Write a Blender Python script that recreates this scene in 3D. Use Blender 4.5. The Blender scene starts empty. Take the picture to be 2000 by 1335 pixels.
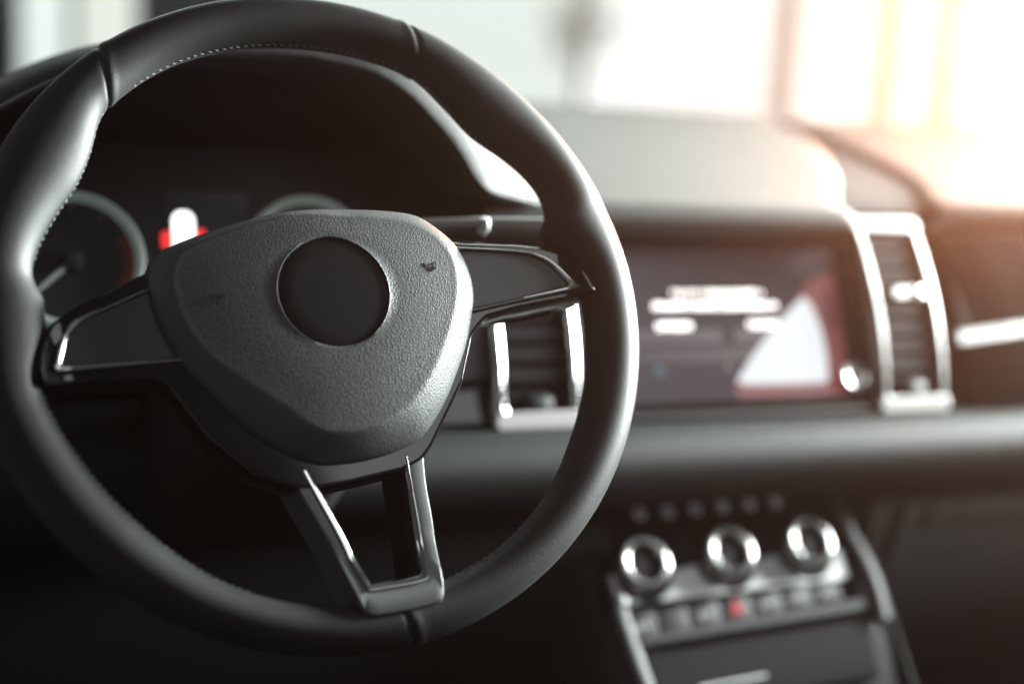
import bpy, bmesh, math, random
from math import sin, cos, pi, radians
from mathutils import Vector, Matrix
random.seed(7)
scene = bpy.context.scene
COL = scene.collection

# ------------------------------------------------------------------ camera
# car coordinates in metres: x right, y forward, z up; the driver's wheel axis is at x = 0.204, the car's centreline at x = 0.602
CAM = Vector((0, 0, 1.2))
YAW, PITCH, ROLL = radians(23.2), radians(10.09), radians(3.46)
fwd = Vector((sin(YAW)*cos(PITCH), cos(YAW)*cos(PITCH), -sin(PITCH)))
rt = Vector((cos(YAW), -sin(YAW), 0)); up = rt.cross(fwd)
rt2 = cos(ROLL)*rt + sin(ROLL)*up; up2 = -sin(ROLL)*rt + cos(ROLL)*up
cam_data = bpy.data.cameras.new('camera'); cam = bpy.data.objects.new('camera', cam_data); COL.objects.link(cam)
m = Matrix((rt2, up2, -fwd)).transposed().to_4x4(); m.translation = CAM
cam.matrix_world = m
cam_data.lens = 50; cam_data.sensor_width = 36; cam_data.clip_start = .02; cam_data.clip_end = 200
cam_data.dof.use_dof = True; cam_data.dof.focus_distance = .768; cam_data.dof.aperture_fstop = 2.05
scene.camera = cam

# ------------------------------------------------------------------ light
world = bpy.data.worlds.new('World'); scene.world = world; world.use_nodes = True
bg = world.node_tree.nodes['Background']; bg.inputs[0].default_value = (.80, .93, .90, 1); bg.inputs[1].default_value = .04

def area(name, loc, target, sx, sy, power, color):
    l = bpy.data.lights.new(name, 'AREA'); l.shape = 'RECTANGLE'; l.size = sx; l.size_y = sy; l.energy = power; l.color = color
    o = bpy.data.objects.new(name, l); COL.objects.link(o); o.location = loc
    o.rotation_euler = (Vector(target) - Vector(loc)).to_track_quat('-Z', 'Y').to_euler()
    return o
area('windscreen_daylight', (2.2, 3.4, 2.5), (.7, .9, 1.1), 5.5, 2.0, 150, (.90, 1.0, .96))
pw = area('passenger_window_daylight', (1.62, 1.02, 1.40), (.20, .78, 1.16), 1.0, .5, 76, (.93, 1.0, .98)); pw.data.spread = radians(80)
area('driver_window_daylight', (-.95, 1.0, 1.60), (.1, .75, 1.1), .8, .45, 1.6, (.90, 1.0, .96))
area('overhead_fill', (.84, -.12, 1.98), (.76, .0, 1.1), .78, .9, 3.5, (.95, 1.0, .98))  # added overhead lamp, lifts the wheel face and gives the chrome something to reflect
glow = bpy.data.lights.new('flare_lamp', 'SPOT'); glow.energy = 7000; glow.color = (1.0, .29, .075); glow.shadow_soft_size = .35; glow.spot_size = radians(19.5); glow.spot_blend = .7  # added warm lamp out of view, imitates a lens flare
go = bpy.data.objects.new('flare_lamp', glow); COL.objects.link(go); go.location = (2.85, 2.95, 1.36); go.rotation_euler = (Vector((.55, .40, 1.20)) - go.location).to_track_quat('-Z', 'Y').to_euler()
HAZE_DENSITY = 0.0042

vs = scene.view_settings
vs.view_transform = 'Standard'; vs.look = 'None'; vs.exposure = 0; vs.gamma = 1; vs.use_curve_mapping = False
scene.render.engine = 'CYCLES'
scene.cycles.use_denoising = True
scene.cycles.max_bounces = 6; scene.cycles.diffuse_bounces = 3; scene.cycles.glossy_bounces = 4; scene.cycles.transparent_max_bounces = 12
scene.cycles.caustics_reflective = False; scene.cycles.caustics_refractive = False
scene.cycles.sample_clamp_indirect = 8

# ------------------------------------------------------------------ helpers
def tag(o, label=None, cat=None, group=None, kind=None):
    if label: o['label'] = label
    if cat: o['category'] = cat
    if group: o['group'] = group
    if kind: o['kind'] = kind
    return o

def empty(name, loc=(0, 0, 0), rot=(0, 0, 0)):
    o = bpy.data.objects.new(name, None); o.empty_display_size = .02; COL.objects.link(o)
    o.location = loc; o.rotation_euler = rot
    return o

class MB:
    """collects shapes into one mesh"""
    def __init__(s): s.v = []; s.f = []
    def add(s, vs_, fs):
        b = len(s.v); s.v += [tuple(v) for v in vs_]; s.f += [tuple(i + b for i in f) for f in fs]; return s
    def loft(s, rings, closed=True, cap0=False, cap1=False, loop=False):
        n = len(rings[0]); vs_ = [p for r in rings for p in r]; fs = []
        R = len(rings)
        for j in range(R if loop else R - 1):
            k = (j + 1) % R
            for i in range(n if closed else n - 1):
                a = (i + 1) % n
                fs.append((j*n + i, j*n + a, k*n + a, k*n + i))
        if cap0: fs.append(tuple(range(n))[::-1])
        if cap1: fs.append(tuple((R - 1)*n + i for i in range(n)))
        return s.add(vs_, fs)
    def box(s, a, b, bev=0.0):
        x0, y0, z0 = a; x1, y1, z1 = b
        if bev <= 0:
            return s.loft([[(x0, y0, z0), (x1, y0, z0), (x1, y1, z0), (x0, y1, z0)], [(x0, y0, z1), (x1, y0, z1), (x1, y1, z1), (x0, y1, z1)]], True, True, True)
        def rr(d): return rrect((x0 + x1)/2, (y0 + y1)/2, (x1 - x0) - 2*d, (y1 - y0) - 2*d, max(bev*1.5 - d, bev*.4), 4)
        R = []
        for z, d in ((z0, bev), (z0 + bev*.3, bev*.3), (z0 + bev, 0), (z1 - bev, 0), (z1 - bev*.3, bev*.3), (z1, bev)):
            R.append([(p[0], p[1], z) for p in rr(d)])
        return s.loft(R, True, True, True)
    def tube(s, path, r, n=8, caps=True, closed=False):
        P = [Vector(p) for p in path]; rings = []
        N = len(P); ref = Vector((.13, .2, .97))
        for i, p in enumerate(P):
            t = (P[(i + 1) % N] - P[i - 1]) if closed else (P[min(i + 1, N - 1)] - P[max(i - 1, 0)])
            t.normalize(); a = t.cross(ref).normalized(); b = t.cross(a)
            rad = r[i] if isinstance(r, (list, tuple)) else r
            rings.append([p + rad*(cos(2*pi*k/n)*a + sin(2*pi*k/n)*b) for k in range(n)])
        return s.loft(rings, True, caps and not closed, caps and not closed, closed)
    def lathe(s, prof, M=None, n=48, cap0=False, cap1=False):
        R = [[Vector((r*cos(2*pi*k/n), r*sin(2*pi*k/n), z)) for k in range(n)] for r, z in prof]
        if M is not None: R = [[M @ p for p in ring] for ring in R]
        return s.loft(R, True, cap0, cap1)
    def build(s, name, mat, parent=None, M=None, smooth=True, angle=40):
        me = bpy.data.meshes.new(name)
        vs_ = [tuple(M @ Vector(v)) for v in s.v] if M is not None else s.v
        me.from_pydata(vs_, [], s.f); me.materials.append(mat)
        bm = bmesh.new(); bm.from_mesh(me); bmesh.ops.recalc_face_normals(bm, faces=bm.faces)
        for f in bm.faces: f.smooth = smooth and len(f.verts) <= 4      # flat caps stay flat
        if smooth and angle < 180:
            for e in bm.edges:
                if len(e.link_faces) == 2 and e.calc_face_angle(0) > radians(angle): e.smooth = False
        bm.to_mesh(me); bm.free()
        o = bpy.data.objects.new(name, me); COL.objects.link(o)
        if parent is not None: o.parent = parent
        return o

def rrect(cx, cy, w, h, r, n=5):
    r = min(r, w/2 - 1e-6, h/2 - 1e-6); P = []
    for sx, sy, a0 in ((1, 1, 0), (-1, 1, 90), (-1, -1, 180), (1, -1, 270)):
        for k in range(n + 1):
            a = radians(a0 + 90*k/n); P.append((cx + sx*(w/2 - r) + r*cos(a), cy + sy*(h/2 - r) + r*sin(a)))
    return P

def catmull(P, closed=False, sub=6):
    P = [Vector(p) for p in P]; n = len(P); out = []
    for i in range(n if closed else n - 1):
        g = (lambda k: P[k % n]) if closed else (lambda k: P[min(max(k, 0), n - 1)])
        p0, p1, p2, p3 = g(i - 1), g(i), g(i + 1), g(i + 2)
        for k in range(sub):
            t = k/sub
            out.append(.5*((2*p1) + (p2 - p0)*t + (2*p0 - 5*p1 + 4*p2 - p3)*t*t + (3*p1 - p0 - 3*p2 + p3)*t**3))
    if not closed: out.append(P[-1].copy())
    return out

def resample(P, n, closed=False):
    P = [Vector(p) for p in P]; Q = P + [P[0]] if closed else P
    L = [0]
    for a, b in zip(Q, Q[1:]): L.append(L[-1] + (b - a).length)
    out = []; j = 0; T_ = L[-1]
    for k in range(n):
        s = T_*k/(n if closed else n - 1)
        while j < len(Q) - 2 and L[j + 1] < s: j += 1
        d = L[j + 1] - L[j]
        out.append(Q[j].lerp(Q[j + 1], min(1, (s - L[j])/d if d else 0)))
    return out

def offset(P, d):
    """closed 2D outline, moved inwards by d (counter-clockwise or clockwise)"""
    n = len(P); A = sum(P[i][0]*P[(i + 1) % n][1] - P[(i + 1) % n][0]*P[i][1] for i in range(n)); sg = 1 if A > 0 else -1
    out = []
    for i in range(n):
        t = Vector(P[(i + 1) % n][:2]) - Vector(P[i - 1][:2]); t.normalize()
        out.append(Vector((P[i][0] - sg*t.y*d, P[i][1] + sg*t.x*d)))
    return out

def plate(mb, outline, z0, z1, bev=.0008):
    """closed outline extruded from z0 to z1 with a rounded front edge"""
    R = [[(p[0], p[1], z0) for p in outline], [(p[0], p[1], z1 - bev) for p in outline]]
    for a in (30, 60, 90):
        a = radians(a); o = offset(outline, bev*(1 - cos(a))); R.append([(p[0], p[1], z1 - bev + bev*sin(a)) for p in o])
    return mb.loft(R, True, True, True)

def lerp(tab, x):
    for (a, b), (c, d) in zip(tab, tab[1:]):
        if x <= c: return b + (d - b)*max(0, (x - a))/(c - a)
    return tab[-1][1]
def smooth_tab(tab, x):
    for (a, b), (c, d) in zip(tab, tab[1:]):
        if x <= c:
            t = max(0, (x - a))/(c - a); t = t*t*(3 - 2*t); return b + (d - b)*t
    return tab[-1][1]

# ------------------------------------------------------------------ materials
def pm(name, color, rough=.5, metal=0., bump=None, emit=None, coat=0., spec=.5, vary=None, rvary=None):
    mt = bpy.data.materials.new(name); mt.use_nodes = True
    nt = mt.node_tree; N = nt.nodes; L = nt.links; b = N['Principled BSDF']
    b.inputs['Base Color'].default_value = (*color, 1); b.inputs['Roughness'].default_value = rough
    b.inputs['Metallic'].default_value = metal; b.inputs['Specular IOR Level'].default_value = spec
    b.inputs['Coat Weight'].default_value = coat; b.inputs['Coat Roughness'].default_value = .04
    if emit: b.inputs['Emission Color'].default_value = (*emit[0], 1); b.inputs['Emission Strength'].default_value = emit[1]
    tc = N.new('ShaderNodeTexCoord')
    if bump:
        kind, scale, dist, strength = bump
        if kind == 'grain':      # pebbled leather grain: rounded cells with valleys between them
            w = N.new('ShaderNodeTexNoise'); w.inputs['Scale'].default_value = scale*.6; L.new(tc.outputs['Object'], w.inputs['Vector'])
            add = N.new('ShaderNodeMixRGB'); add.blend_type = 'ADD'; add.inputs[0].default_value = .0035*400/scale
            L.new(tc.outputs['Object'], add.inputs[1]); L.new(w.outputs['Color'], add.inputs[2])
            v = N.new('ShaderNodeTexVoronoi'); v.feature = 'DISTANCE_TO_EDGE'; v.inputs['Scale'].default_value = scale
            L.new(add.outputs[0], v.inputs['Vector'])
            r = N.new('ShaderNodeMapRange'); r.interpolation_type = 'SMOOTHSTEP'; r.inputs['From Max'].default_value = .32
            L.new(v.outputs['Distance'], r.inputs['Value']); h = r.outputs['Result']
        else:
            v = N.new('ShaderNodeTexNoise'); v.inputs['Scale'].default_value = scale; v.inputs['Detail'].default_value = 4
            L.new(tc.outputs['Object'], v.inputs['Vector']); h = v.outputs['Fac']
        bp = N.new('ShaderNodeBump'); bp.inputs['Strength'].default_value = strength; bp.inputs['Distance'].default_value = dist
        L.new(h, bp.inputs['Height']); L.new(bp.outputs['Normal'], b.inputs['Normal'])
    if vary:
        n2 = N.new('ShaderNodeTexNoise'); n2.inputs['Scale'].default_value = vary[0]; n2.inputs['Detail'].default_value = 5
        L.new(tc.outputs['Object'], n2.inputs['Vector'])
        cr = N.new('ShaderNodeMixRGB'); k = vary[1]
        cr.inputs[1].default_value = (*[c*(1 - k) for c in color], 1); cr.inputs[2].default_value = (*[c*(1 + k) for c in color], 1)
        L.new(n2.outputs['Fac'], cr.inputs[0]); L.new(cr.outputs[0], b.inputs['Base Color'])
    if rvary:
        n3 = N.new('ShaderNodeTexNoise'); n3.inputs['Scale'].default_value = rvary[0]; n3.inputs['Detail'].default_value = 6
        L.new(tc.outputs['Object'], n3.inputs['Vector'])
        mr = N.new('ShaderNodeMapRange'); mr.inputs['To Min'].default_value = rough - rvary[1]; mr.inputs['To Max'].default_value = rough + rvary[1]
        L.new(n3.outputs['Fac'], mr.inputs['Value']); L.new(mr.outputs[0], b.inputs['Roughness'])
    return mt

M = {}
M['leather'] = pm('smooth_black_leather', (.024, .025, .025), .53, spec=.25, bump=('noise', 700, .0005, .25), vary=(30, .25), rvary=(60, .06))
M['pad'] = pm('grained_airbag_cover', (.070, .075, .075), .48, bump=('grain', 590, .0005, .24), rvary=(120, .06))
M['disc'] = pm('emblem_disc', (.006, .0065, .007), .5, spec=.15, bump=('noise', 900, .0002, .1))
M['piano'] = pm('piano_black', (.006, .006, .006), .10, coat=.6, rvary=(40, .04))
M['matte'] = pm('matte_spoke_panel', (.028, .029, .030), .48, bump=('noise', 1500, .0002, .2))
M['satin'] = pm('satin_graphite_spoke', (.145, .15, .153), .42, metal=.3, bump=('noise', 1800, .0002, .2))
M['chrome'] = pm('satin_chrome', (.82, .82, .81), .17, metal=1., rvary=(60, .05))
M['chrome_soft'] = pm('brushed_silver', (.22, .22, .217), .38, metal=1., rvary=(80, .06))
M['knob'] = pm('knob_chrome', (.52, .52, .51), .22, metal=1., rvary=(60, .05))
M['trimgrey'] = pm('grey_trim', (.24, .245, .245), .55, spec=.25)
M['cap'] = pm('pale_silver_cap', (.66, .64, .63), .42, metal=.25)
M['silver'] = pm('silver_plastic', (.62, .63, .63), .40, metal=.75, rvary=(60, .05))
M['thread'] = pm('grey_thread', (.15, .155, .155), .7)
M['ink'] = pm('debossed_symbol', (.008, .008, .008), .6)
M['soft'] = pm('soft_dash_plastic', (.034, .036, .034), .62, spec=.28, bump=('grain', 320, .0005, .4), vary=(8, .12), rvary=(25, .06))
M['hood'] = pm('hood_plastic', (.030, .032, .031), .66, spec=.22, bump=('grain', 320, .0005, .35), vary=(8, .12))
M['channel'] = pm('channel_plastic', (.014, .013, .012), .8, spec=.12)
M['padpass'] = pm('passenger_pad_plastic', (.024, .024, .023), .80, spec=.10, bump=('grain', 320, .0005, .4), vary=(8, .12))
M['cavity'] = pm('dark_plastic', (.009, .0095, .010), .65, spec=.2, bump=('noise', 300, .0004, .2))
M['lower'] = pm('lower_dash_plastic', (.022, .0255, .0245), .62, spec=.2, bump=('grain', 320, .0005, .4), vary=(6, .12))
M['black'] = pm('black_plastic', (.012, .012, .0125), .42)
M['slat'] = pm('vent_slat_plastic', (.008, .0075, .0075), .6, spec=.12)
M['gauge'] = pm('gauge_face', (.008, .008, .009), .45)
M['gaugering'] = pm('gauge_ring', (.34, .37, .35), .40, metal=.3, emit=((.62, .75, .68), .10))  # slight emission stands in for light reflected by the ring
M['lid'] = pm('storage_lid_plastic', (.005, .0055, .0055), .7, spec=.1, bump=('grain', 320, .0005, .3))
M['capblack'] = pm('knob_cap_black', (.008, .008, .009), .5, spec=.3)
M['needle'] = pm('gauge_needle', (.42, .44, .45), .5)
M['redpaint'] = pm('red_print', (.32, .03, .02), .5)
M['key'] = pm('key_plastic', (.022, .0235, .0235), .5, spec=.3, vary=(40, .1))
M['print'] = pm('grey_print', (.30, .31, .31), .5)
M['icon'] = pm('icon_added_glow', (.3, .3, .3), .5, emit=((.8, .82, .82), .13))  # emission added to lift the marks out of the pad's shade
M['carpet'] = pm('car_carpet', (.010, .010, .011), .95, spec=.1, bump=('noise', 500, .002, .6))
def em(name, color, k): return pm(name, tuple(c*.06 for c in color), .5, emit=(color, k), spec=.2)

# outlines of the wheel parts in the wheel plane and of the instrument hood lip, metres
D = {}
D['pad_edge']=[(-0.0936, 0.0202), (-0.0903, 0.0258), (-0.0836, 0.0303), (-0.0697, 0.0362), (-0.0531, 0.0422), (-0.0362, 0.0475), (-0.0194, 0.0511), (-0.0022, 0.053), (0.0199, 0.0535), (0.0377, 0.0531), (0.0494, 0.0518), (0.0563, 0.0496), (0.0643, 0.044), (0.0708, 0.038), (0.0761, 0.0314), (0.0803, 0.0217), (0.0824, 0.0118), (0.0823, 0.0022), (0.0799, -0.0073), (0.0758, -0.0205), (0.0703, -0.0335), (0.064, -0.046), (0.0566, -0.0586), (0.0483, -0.0696), (0.0416, -0.076), (0.032, -0.0805), (0.0204, -0.0841), (0.0056, -0.0867), (-0.011, -0.0875), (-0.0183, -0.0861), (-0.0309, -0.081), (-0.0437, -0.0725), (-0.0556, -0.0615), (-0.067, -0.0492), (-0.0776, -0.0372), (-0.0849, -0.025), (-0.0903, -0.0131), (-0.0938, -0.0009), (-0.095, 0.01)]
D['pad_crease_right']=[(0.0101, 0.0416), (0.0331, 0.0406), (0.0483, 0.0389), (0.0567, 0.0348), (0.0657, 0.0266), (0.068, 0.0163), (0.0671, 0.0068), (0.063, -0.0095), (0.0559, -0.0247), (0.0469, -0.0419), (0.0365, -0.0556), (0.0213, -0.0674), (-0.0014, -0.0733), (-0.0217, -0.0707)]
D['logo']=(-0.002, 0.0011)
D['rs_chrome_out']=[(0.0651, 0.0323), (0.0774, 0.0319), (0.0992, 0.0312), (0.1176, 0.0299), (0.125, 0.0284), (0.1313, 0.0257), (0.1375, 0.0205), (0.1423, 0.0135), (0.1452, 0.009), (0.1448, 0.0072), (0.109, 0.0005), (0.0821, -0.0051), (0.06, -0.01)]
D['rs_chrome_in']=[(0.0649, 0.0311), (0.0773, 0.0306), (0.0991, 0.03), (0.1167, 0.0284), (0.1231, 0.0266), (0.1288, 0.0238), (0.1353, 0.018), (0.1399, 0.0117), (0.1406, 0.0104), (0.1388, 0.0093), (0.1093, 0.0026), (0.0824, -0.0031), (0.0602, -0.008)]
D['ls_chrome_out']=[(-0.0894, 0.0091), (-0.0969, 0.0064), (-0.1172, -0.0031), (-0.1229, -0.0052), (-0.1313, -0.0091), (-0.1351, -0.0133), (-0.1388, -0.0208), (-0.1409, -0.0287), (-0.1418, -0.0353), (-0.1391, -0.036), (-0.1218, -0.034), (-0.0863, -0.0316), (-0.0741, -0.031)]
D['ls_chrome_in']=[(-0.0895, 0.008), (-0.0965, 0.0053), (-0.1172, -0.0042), (-0.1257, -0.0084), (-0.1321, -0.0144), (-0.1344, -0.0178), (-0.1364, -0.0265), (-0.1372, -0.0323), (-0.1335, -0.0322), (-0.1217, -0.0314), (-0.0857, -0.0297), (-0.074, -0.0291)]
D['carrier']=[(-0.1488, -0.0353), (-0.1485, -0.027), (-0.1463, -0.0177), (-0.1417, -0.0096), (-0.1349, -0.003), (-0.1248, 0.0034), (-0.1127, 0.0078), (-0.1005, 0.0152), (-0.083, 0.0206), (-0.0497, 0.0438), (0.0037, 0.0508), (0.0503, 0.0488), (0.0731, 0.037), (0.08, 0.0359), (0.112, 0.0354), (0.1297, 0.0338), (0.1396, 0.0308), (0.145, 0.0268), (0.1496, 0.0194), (0.1527, 0.0121), (0.1551, 0.0047), (0.1431, 0.0031), (0.1079, -0.0033), (0.0887, -0.0083), (0.0799, -0.0172), (0.0704, -0.0448), (0.0586, -0.0636), (0.0486, -0.0795), (0.042, -0.087), (0.0306, -0.0919), (0.0021, -0.097), (-0.0127, -0.0989), (-0.0252, -0.099), (-0.048, -0.0901), (-0.0677, -0.0714), (-0.0818, -0.0503), (-0.0869, -0.0427), (-0.0942, -0.0388), (-0.1238, -0.0396), (-0.1475, -0.0428)]
D['ls_low']=[(-0.0179, -0.115)]
D['bs_out']=[(-0.0303, -0.0839), (-0.0251, -0.0998), (-0.0179, -0.115), (-0.0098, -0.1328), (-0.0043, -0.1534), (-0.0016, -0.162), (0.0002, -0.1652), (0.0037, -0.1668), (0.0088, -0.1669), (0.0258, -0.1654), (0.0392, -0.1629), (0.0416, -0.1611), (0.0425, -0.1565), (0.0432, -0.1448), (0.0448, -0.1233), (0.0434, -0.0992), (0.044, -0.0819)]
D['bs_chrome_out']=[(-0.023, -0.0893), (-0.0182, -0.1004), (-0.0065, -0.1267), (0.0017, -0.1508), (0.0024, -0.1533), (0.0055, -0.1536), (0.0138, -0.153), (0.0241, -0.1523), (0.0316, -0.1511), (0.0342, -0.1502), (0.0355, -0.1464), (0.0369, -0.128), (0.0344, -0.0932), (0.034, -0.0844)]
D['bs_chrome_in']=[(-0.0188, -0.0895), (-0.0139, -0.1009), (-0.0029, -0.1253), (0.0045, -0.1471), (0.0048, -0.1499), (0.0073, -0.1504), (0.0148, -0.1494), (0.0253, -0.1479), (0.0295, -0.1469), (0.0312, -0.1457), (0.0326, -0.1418), (0.0336, -0.1278), (0.0321, -0.0937), (0.0318, -0.0843)]
D['horn']=(0.0541, 0.0164)
D['horn2']=(-0.0621, -0.0013)
D['lip']=[(0.2115, 0.88, 1.2084), (0.2277, 0.88, 1.2082), (0.2441, 0.88, 1.206), (0.2693, 0.88, 1.2018), (0.2927, 0.882, 1.1902), (0.3161, 0.886, 1.1715), (0.3327, 0.89, 1.1552), (0.3473, 0.897, 1.1382), (0.3623, 0.905, 1.1275), (0.39, 0.925, 1.121), (0.4231, 0.95, 1.1146)]

XC, XW = .602, .2044            # centre line of the car, axis of the driver's wheel

# ------------------------------------------------------------------ dashboard
dash = empty('dashboard', (XC, .97, 1.02))
tag(dash, 'dark soft plastic car dashboard running behind the steering wheel', 'dashboard')
DI = Matrix.Translation((-XC, -.97, -1.02))      # part meshes are written in car coordinates

LIP = [Vector(p) for p in D['lip']]
LIPF = [Vector((XW - (p.x - XW)*1.4, p.y, p.z)) for p in LIP[:0:-1]] + LIP
LIPC = catmull(LIPF, False, 8)
def lip_rings(prof, taper=True):
    """hood cross-section (outwards, forwards) carried along the lip curve"""
    n = len(LIPC); rings = []
    for i, p in enumerate(LIPC):
        t = LIPC[min(i + 1, n - 1)] - LIPC[max(i - 1, 0)]; t.y = 0; t.normalize()
        nrm = Vector((-t.z, 0, t.x))*(1 if p.x > XW or not taper else max(.30, 1 - (XW - p.x)*14))
        rings.append([p + nrm*o + Vector((0, y, 0)) + Vector((0, 0, y*k)) for o, y, k in prof])
    return rings
mb = MB(); mb.loft(lip_rings([(-.004, .10, 0), (-.002, .03, 0), (0, .006, 0), (.001, .001, 0), (.004, -.002, 0), (.009, -.001, 0), (.016, .003, 0), (.024, .010, 0), (.031, .020, 0), (.036, .034, 0),
                              (.037, .05, 0), (.035, .08, 0), (.028, .13, 0), (.014, .20, 0), (-.01, .30, 0), (-.04, .42, 0)]), closed=False)
mb.build('instrument_hood', M['hood'], dash, DI)
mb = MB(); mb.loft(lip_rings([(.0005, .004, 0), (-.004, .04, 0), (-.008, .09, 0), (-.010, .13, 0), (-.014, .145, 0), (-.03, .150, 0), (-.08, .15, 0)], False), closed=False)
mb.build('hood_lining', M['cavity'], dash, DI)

def pad_mesh(x_left, edge, y0, y1, slope, z0, drop, x_right=None, r=.012, ny=26, nx=40):
    """soft top pad: front edge rounded down, one curved side edge rounded down. edge = [(x, y)] of the curved side"""
    mb = MB(); rings = []
    prof = [(.016, -.030), (.004, -.022), (0, -.013), (.0012, -.0075), (.004, -.0035), (.009, -.001), (.016, 0)]
    ys = [(y0 + a, b) for a, b in prof] + [(y0 + .016 + (y1 - y0 - .016)*k/ny, 0) for k in range(1, ny + 1)]
    for y, dz in ys:
        xe = smooth_edge(edge, y); ring = []
        a, b = (x_left, xe) if x_right is None else (x_right, xe)
        z = z0 + slope*(max(y, y0 + .016) - y0) + dz
        sg = 1 if b > a else -1
        for k in range(nx): ring.append((a + (b - sg*.02 - a)*k/(nx - 1), y, z))
        for o, d in ((.014, .0005), (.009, .0018), (.005, .004), (.002, .007), (0, .012), (0, drop)): ring.append((b - sg*o, y, z - d))
        rings.append(ring)
    return mb.loft(rings, closed=False)
def smooth_edge(tab, y):
    t = [(q, p) for p, q in tab]
    return lerp(t, y)
E1 = [(.716, .955), (.720, .99), (.735, 1.02), (.765, 1.065), (.808, 1.126), (.850, 1.205), (.884, 1.28), (.905, 1.36), (.915, 1.5)]
E2 = [(.825, .99), (.830, 1.02), (.846, 1.055), (.872, 1.10), (.892, 1.155), (.906, 1.215), (.918, 1.30), (.925, 1.5)]
E1 = [(p.x, p.y) for p in catmull([(a, b, 0) for a, b in E1], False, 6)]
E2 = [(p.x, p.y) for p in catmull([(a, b, 0) for a, b in E2], False, 6)]
pad_mesh(.385, E1, .962, 1.42, .15, 1.118, .03).build('centre_pad', M['soft'], dash, DI)
pad_mesh(0, E2, 1.010, 1.42, .15, 1.122, .03, x_right=1.75).build('passenger_pad', M['padpass'], dash, DI)
mb = MB(); sweep0 = [[(-.30, y, z - .004), (.02, y, z - .004)] for y, z in ((.966, 1.09), (.962, 1.108), (.966, 1.114), (.98, 1.118), (1.2, 1.15), (1.42, 1.18))]; mb.loft(sweep0, closed=False); mb.build('driver_side_pad', M['hood'], dash, DI)
mb = MB(); mb.loft([[(.66, y, z), (.95, y, z)] for y, z in ((1.034, 1.085), (1.026, 1.100), (1.026, 1.108), (1.031, 1.1135), (1.042, 1.117), (1.1, 1.128), (1.42, 1.176))], closed=False)
mb.build('pad_channel', M['channel'], dash, DI)
mb = MB(); mb.box((-.30, 1.40, 1.150), (1.75, 1.47, 1.172), .006); mb.build('windscreen_base', M['black'], dash, DI)

# the fascia leans back by 25 degrees; (x, s up the slope, d out of it)
FA = radians(25)
def fas(x, s, d=0): return Vector((x, .97 + s*sin(FA) - d*cos(FA), 1.021 + s*cos(FA) + d*sin(FA)))
def fas_plate(mb, outline, d0, d1, bev=.001):
    t = MB(); plate(t, outline, d0, d1, bev); return mb.add([fas(*p) for p in t.v], t.f)
fm = Matrix(((1, 0, 0, 0), (0, sin(FA), -cos(FA), .97), (0, cos(FA), sin(FA), 1.021), (0, 0, 0, 1)))
mb = MB(); fas_plate(mb, rrect(.90, .012, 1.70, .185, .004), -.03, -.008)
mb.build('fascia', M['piano'], dash, DI)
mb = MB()
mb.add(*(lambda t: ([fas(*p) for p in t.v], t.f))(MB().box((.470, .0865, -.008), (.722, .0900, .001), .0006)))
mb.build('fascia_line', M['slat'], dash, DI)

# passenger side decor panel: gently bowed gloss black with a bright strip
mb = MB(); rings = []
for s, d in ((-.078, -.006), (-.077, .004), (-.070, .009), (-.03, .013), (.03, .012), (.07, .006), (.086, -.001), (.090, -.008)):
    rings.append([fas(.832 + .012*k*2 if k < 3 else .892 + .06*(k - 3), s, d - (.006 if k == 0 else 0)) for k in range(17)])
mb.loft(rings, closed=False); mb.build('decor_panel', M['piano'], dash, DI)
mb = MB(); rings = []
for k in range(26):
    x = .818 + .032*k; s = -.0150 + .0100*min(1, k/3) + .004*max(0, k - 3)/10
    rings.append([fas(x, s - .0075, .009), fas(x, s - .0075, .0165), fas(x, s - .006, .0185), fas(x, s + .005, .0185), fas(x, s + .0065, .0165), fas(x, s + .0065, .009)])
mb.loft(rings, True, True, True); mb.build('decor_strip', M['chrome_soft'], dash, DI)

# lower dash: one swept soft pad above, panel below, the whole width of the car
def sweep_x(mb, prof, x0, x1, n=2): return mb.loft([[(x0 + (x1 - x0)*k/(n - 1), y, z) for y, z in prof] for k in range(n)], closed=False)
padprof = [(p.x, p.y) for p in catmull([(.985, .957, 0), (.950, .9565, 0), (.943, .954, 0), (.930, .9535, 0), (.915, .950, 0), (.904, .941, 0), (.899, .928, 0), (.902, .913, 0), (.911, .901, 0), (.924, .893, 0), (.945, .888, 0), (.975, .884, 0)], False, 5)]
mb = MB(); sweep_x(mb, padprof, -.35, 1.75, 40); mb.build('lower_pad', M['lower'], dash, DI)
mb = MB(); sweep_x(mb, [(.940, .9610), (.9365, .9610), (.9345, .9590), (.9345, .9560), (.9365, .954), (.940, .954)], .470, .742, 8); mb.build('screen_ledge', M['black'], dash, DI)
kneeprof = [(p.x, p.y) for p in catmull([(.975, .890, 0), (.945, .886, 0), (.931, .878, 0), (.928, .85, 0), (.932, .81, 0), (.946, .765, 0), (.985, .715, 0), (1.06, .675, 0), (1.20, .65, 0)], False, 5)]
mb = MB(); sweep_x(mb, kneeprof, .732, 1.75, 30); mb.loft([[(.732, y, z) for y, z in kneeprof], [(.7335, y + .001, z) for y, z in kneeprof], [(.728, y + .05, z) for y, z in kneeprof]], closed=False); mb.build('knee_panel', M['lower'], dash, DI)
dk = [(.975, .890), (.945, .886), (.938, .87), (.945, .80), (.975, .70), (1.02, .60), (1.10, .50)]
mb = MB(); sweep_x(mb, dk, -.35, .492, 10); mb.build('driver_knee_panel', M['cavity'], dash, DI)
mb = MB(); sweep_x(mb, [(.990, .955), (.984, .975), (.990, 1.0), (1.0, 1.10)], -.35, .40, 6); mb.build('cluster_surround', M['cavity'], dash, DI)

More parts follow.
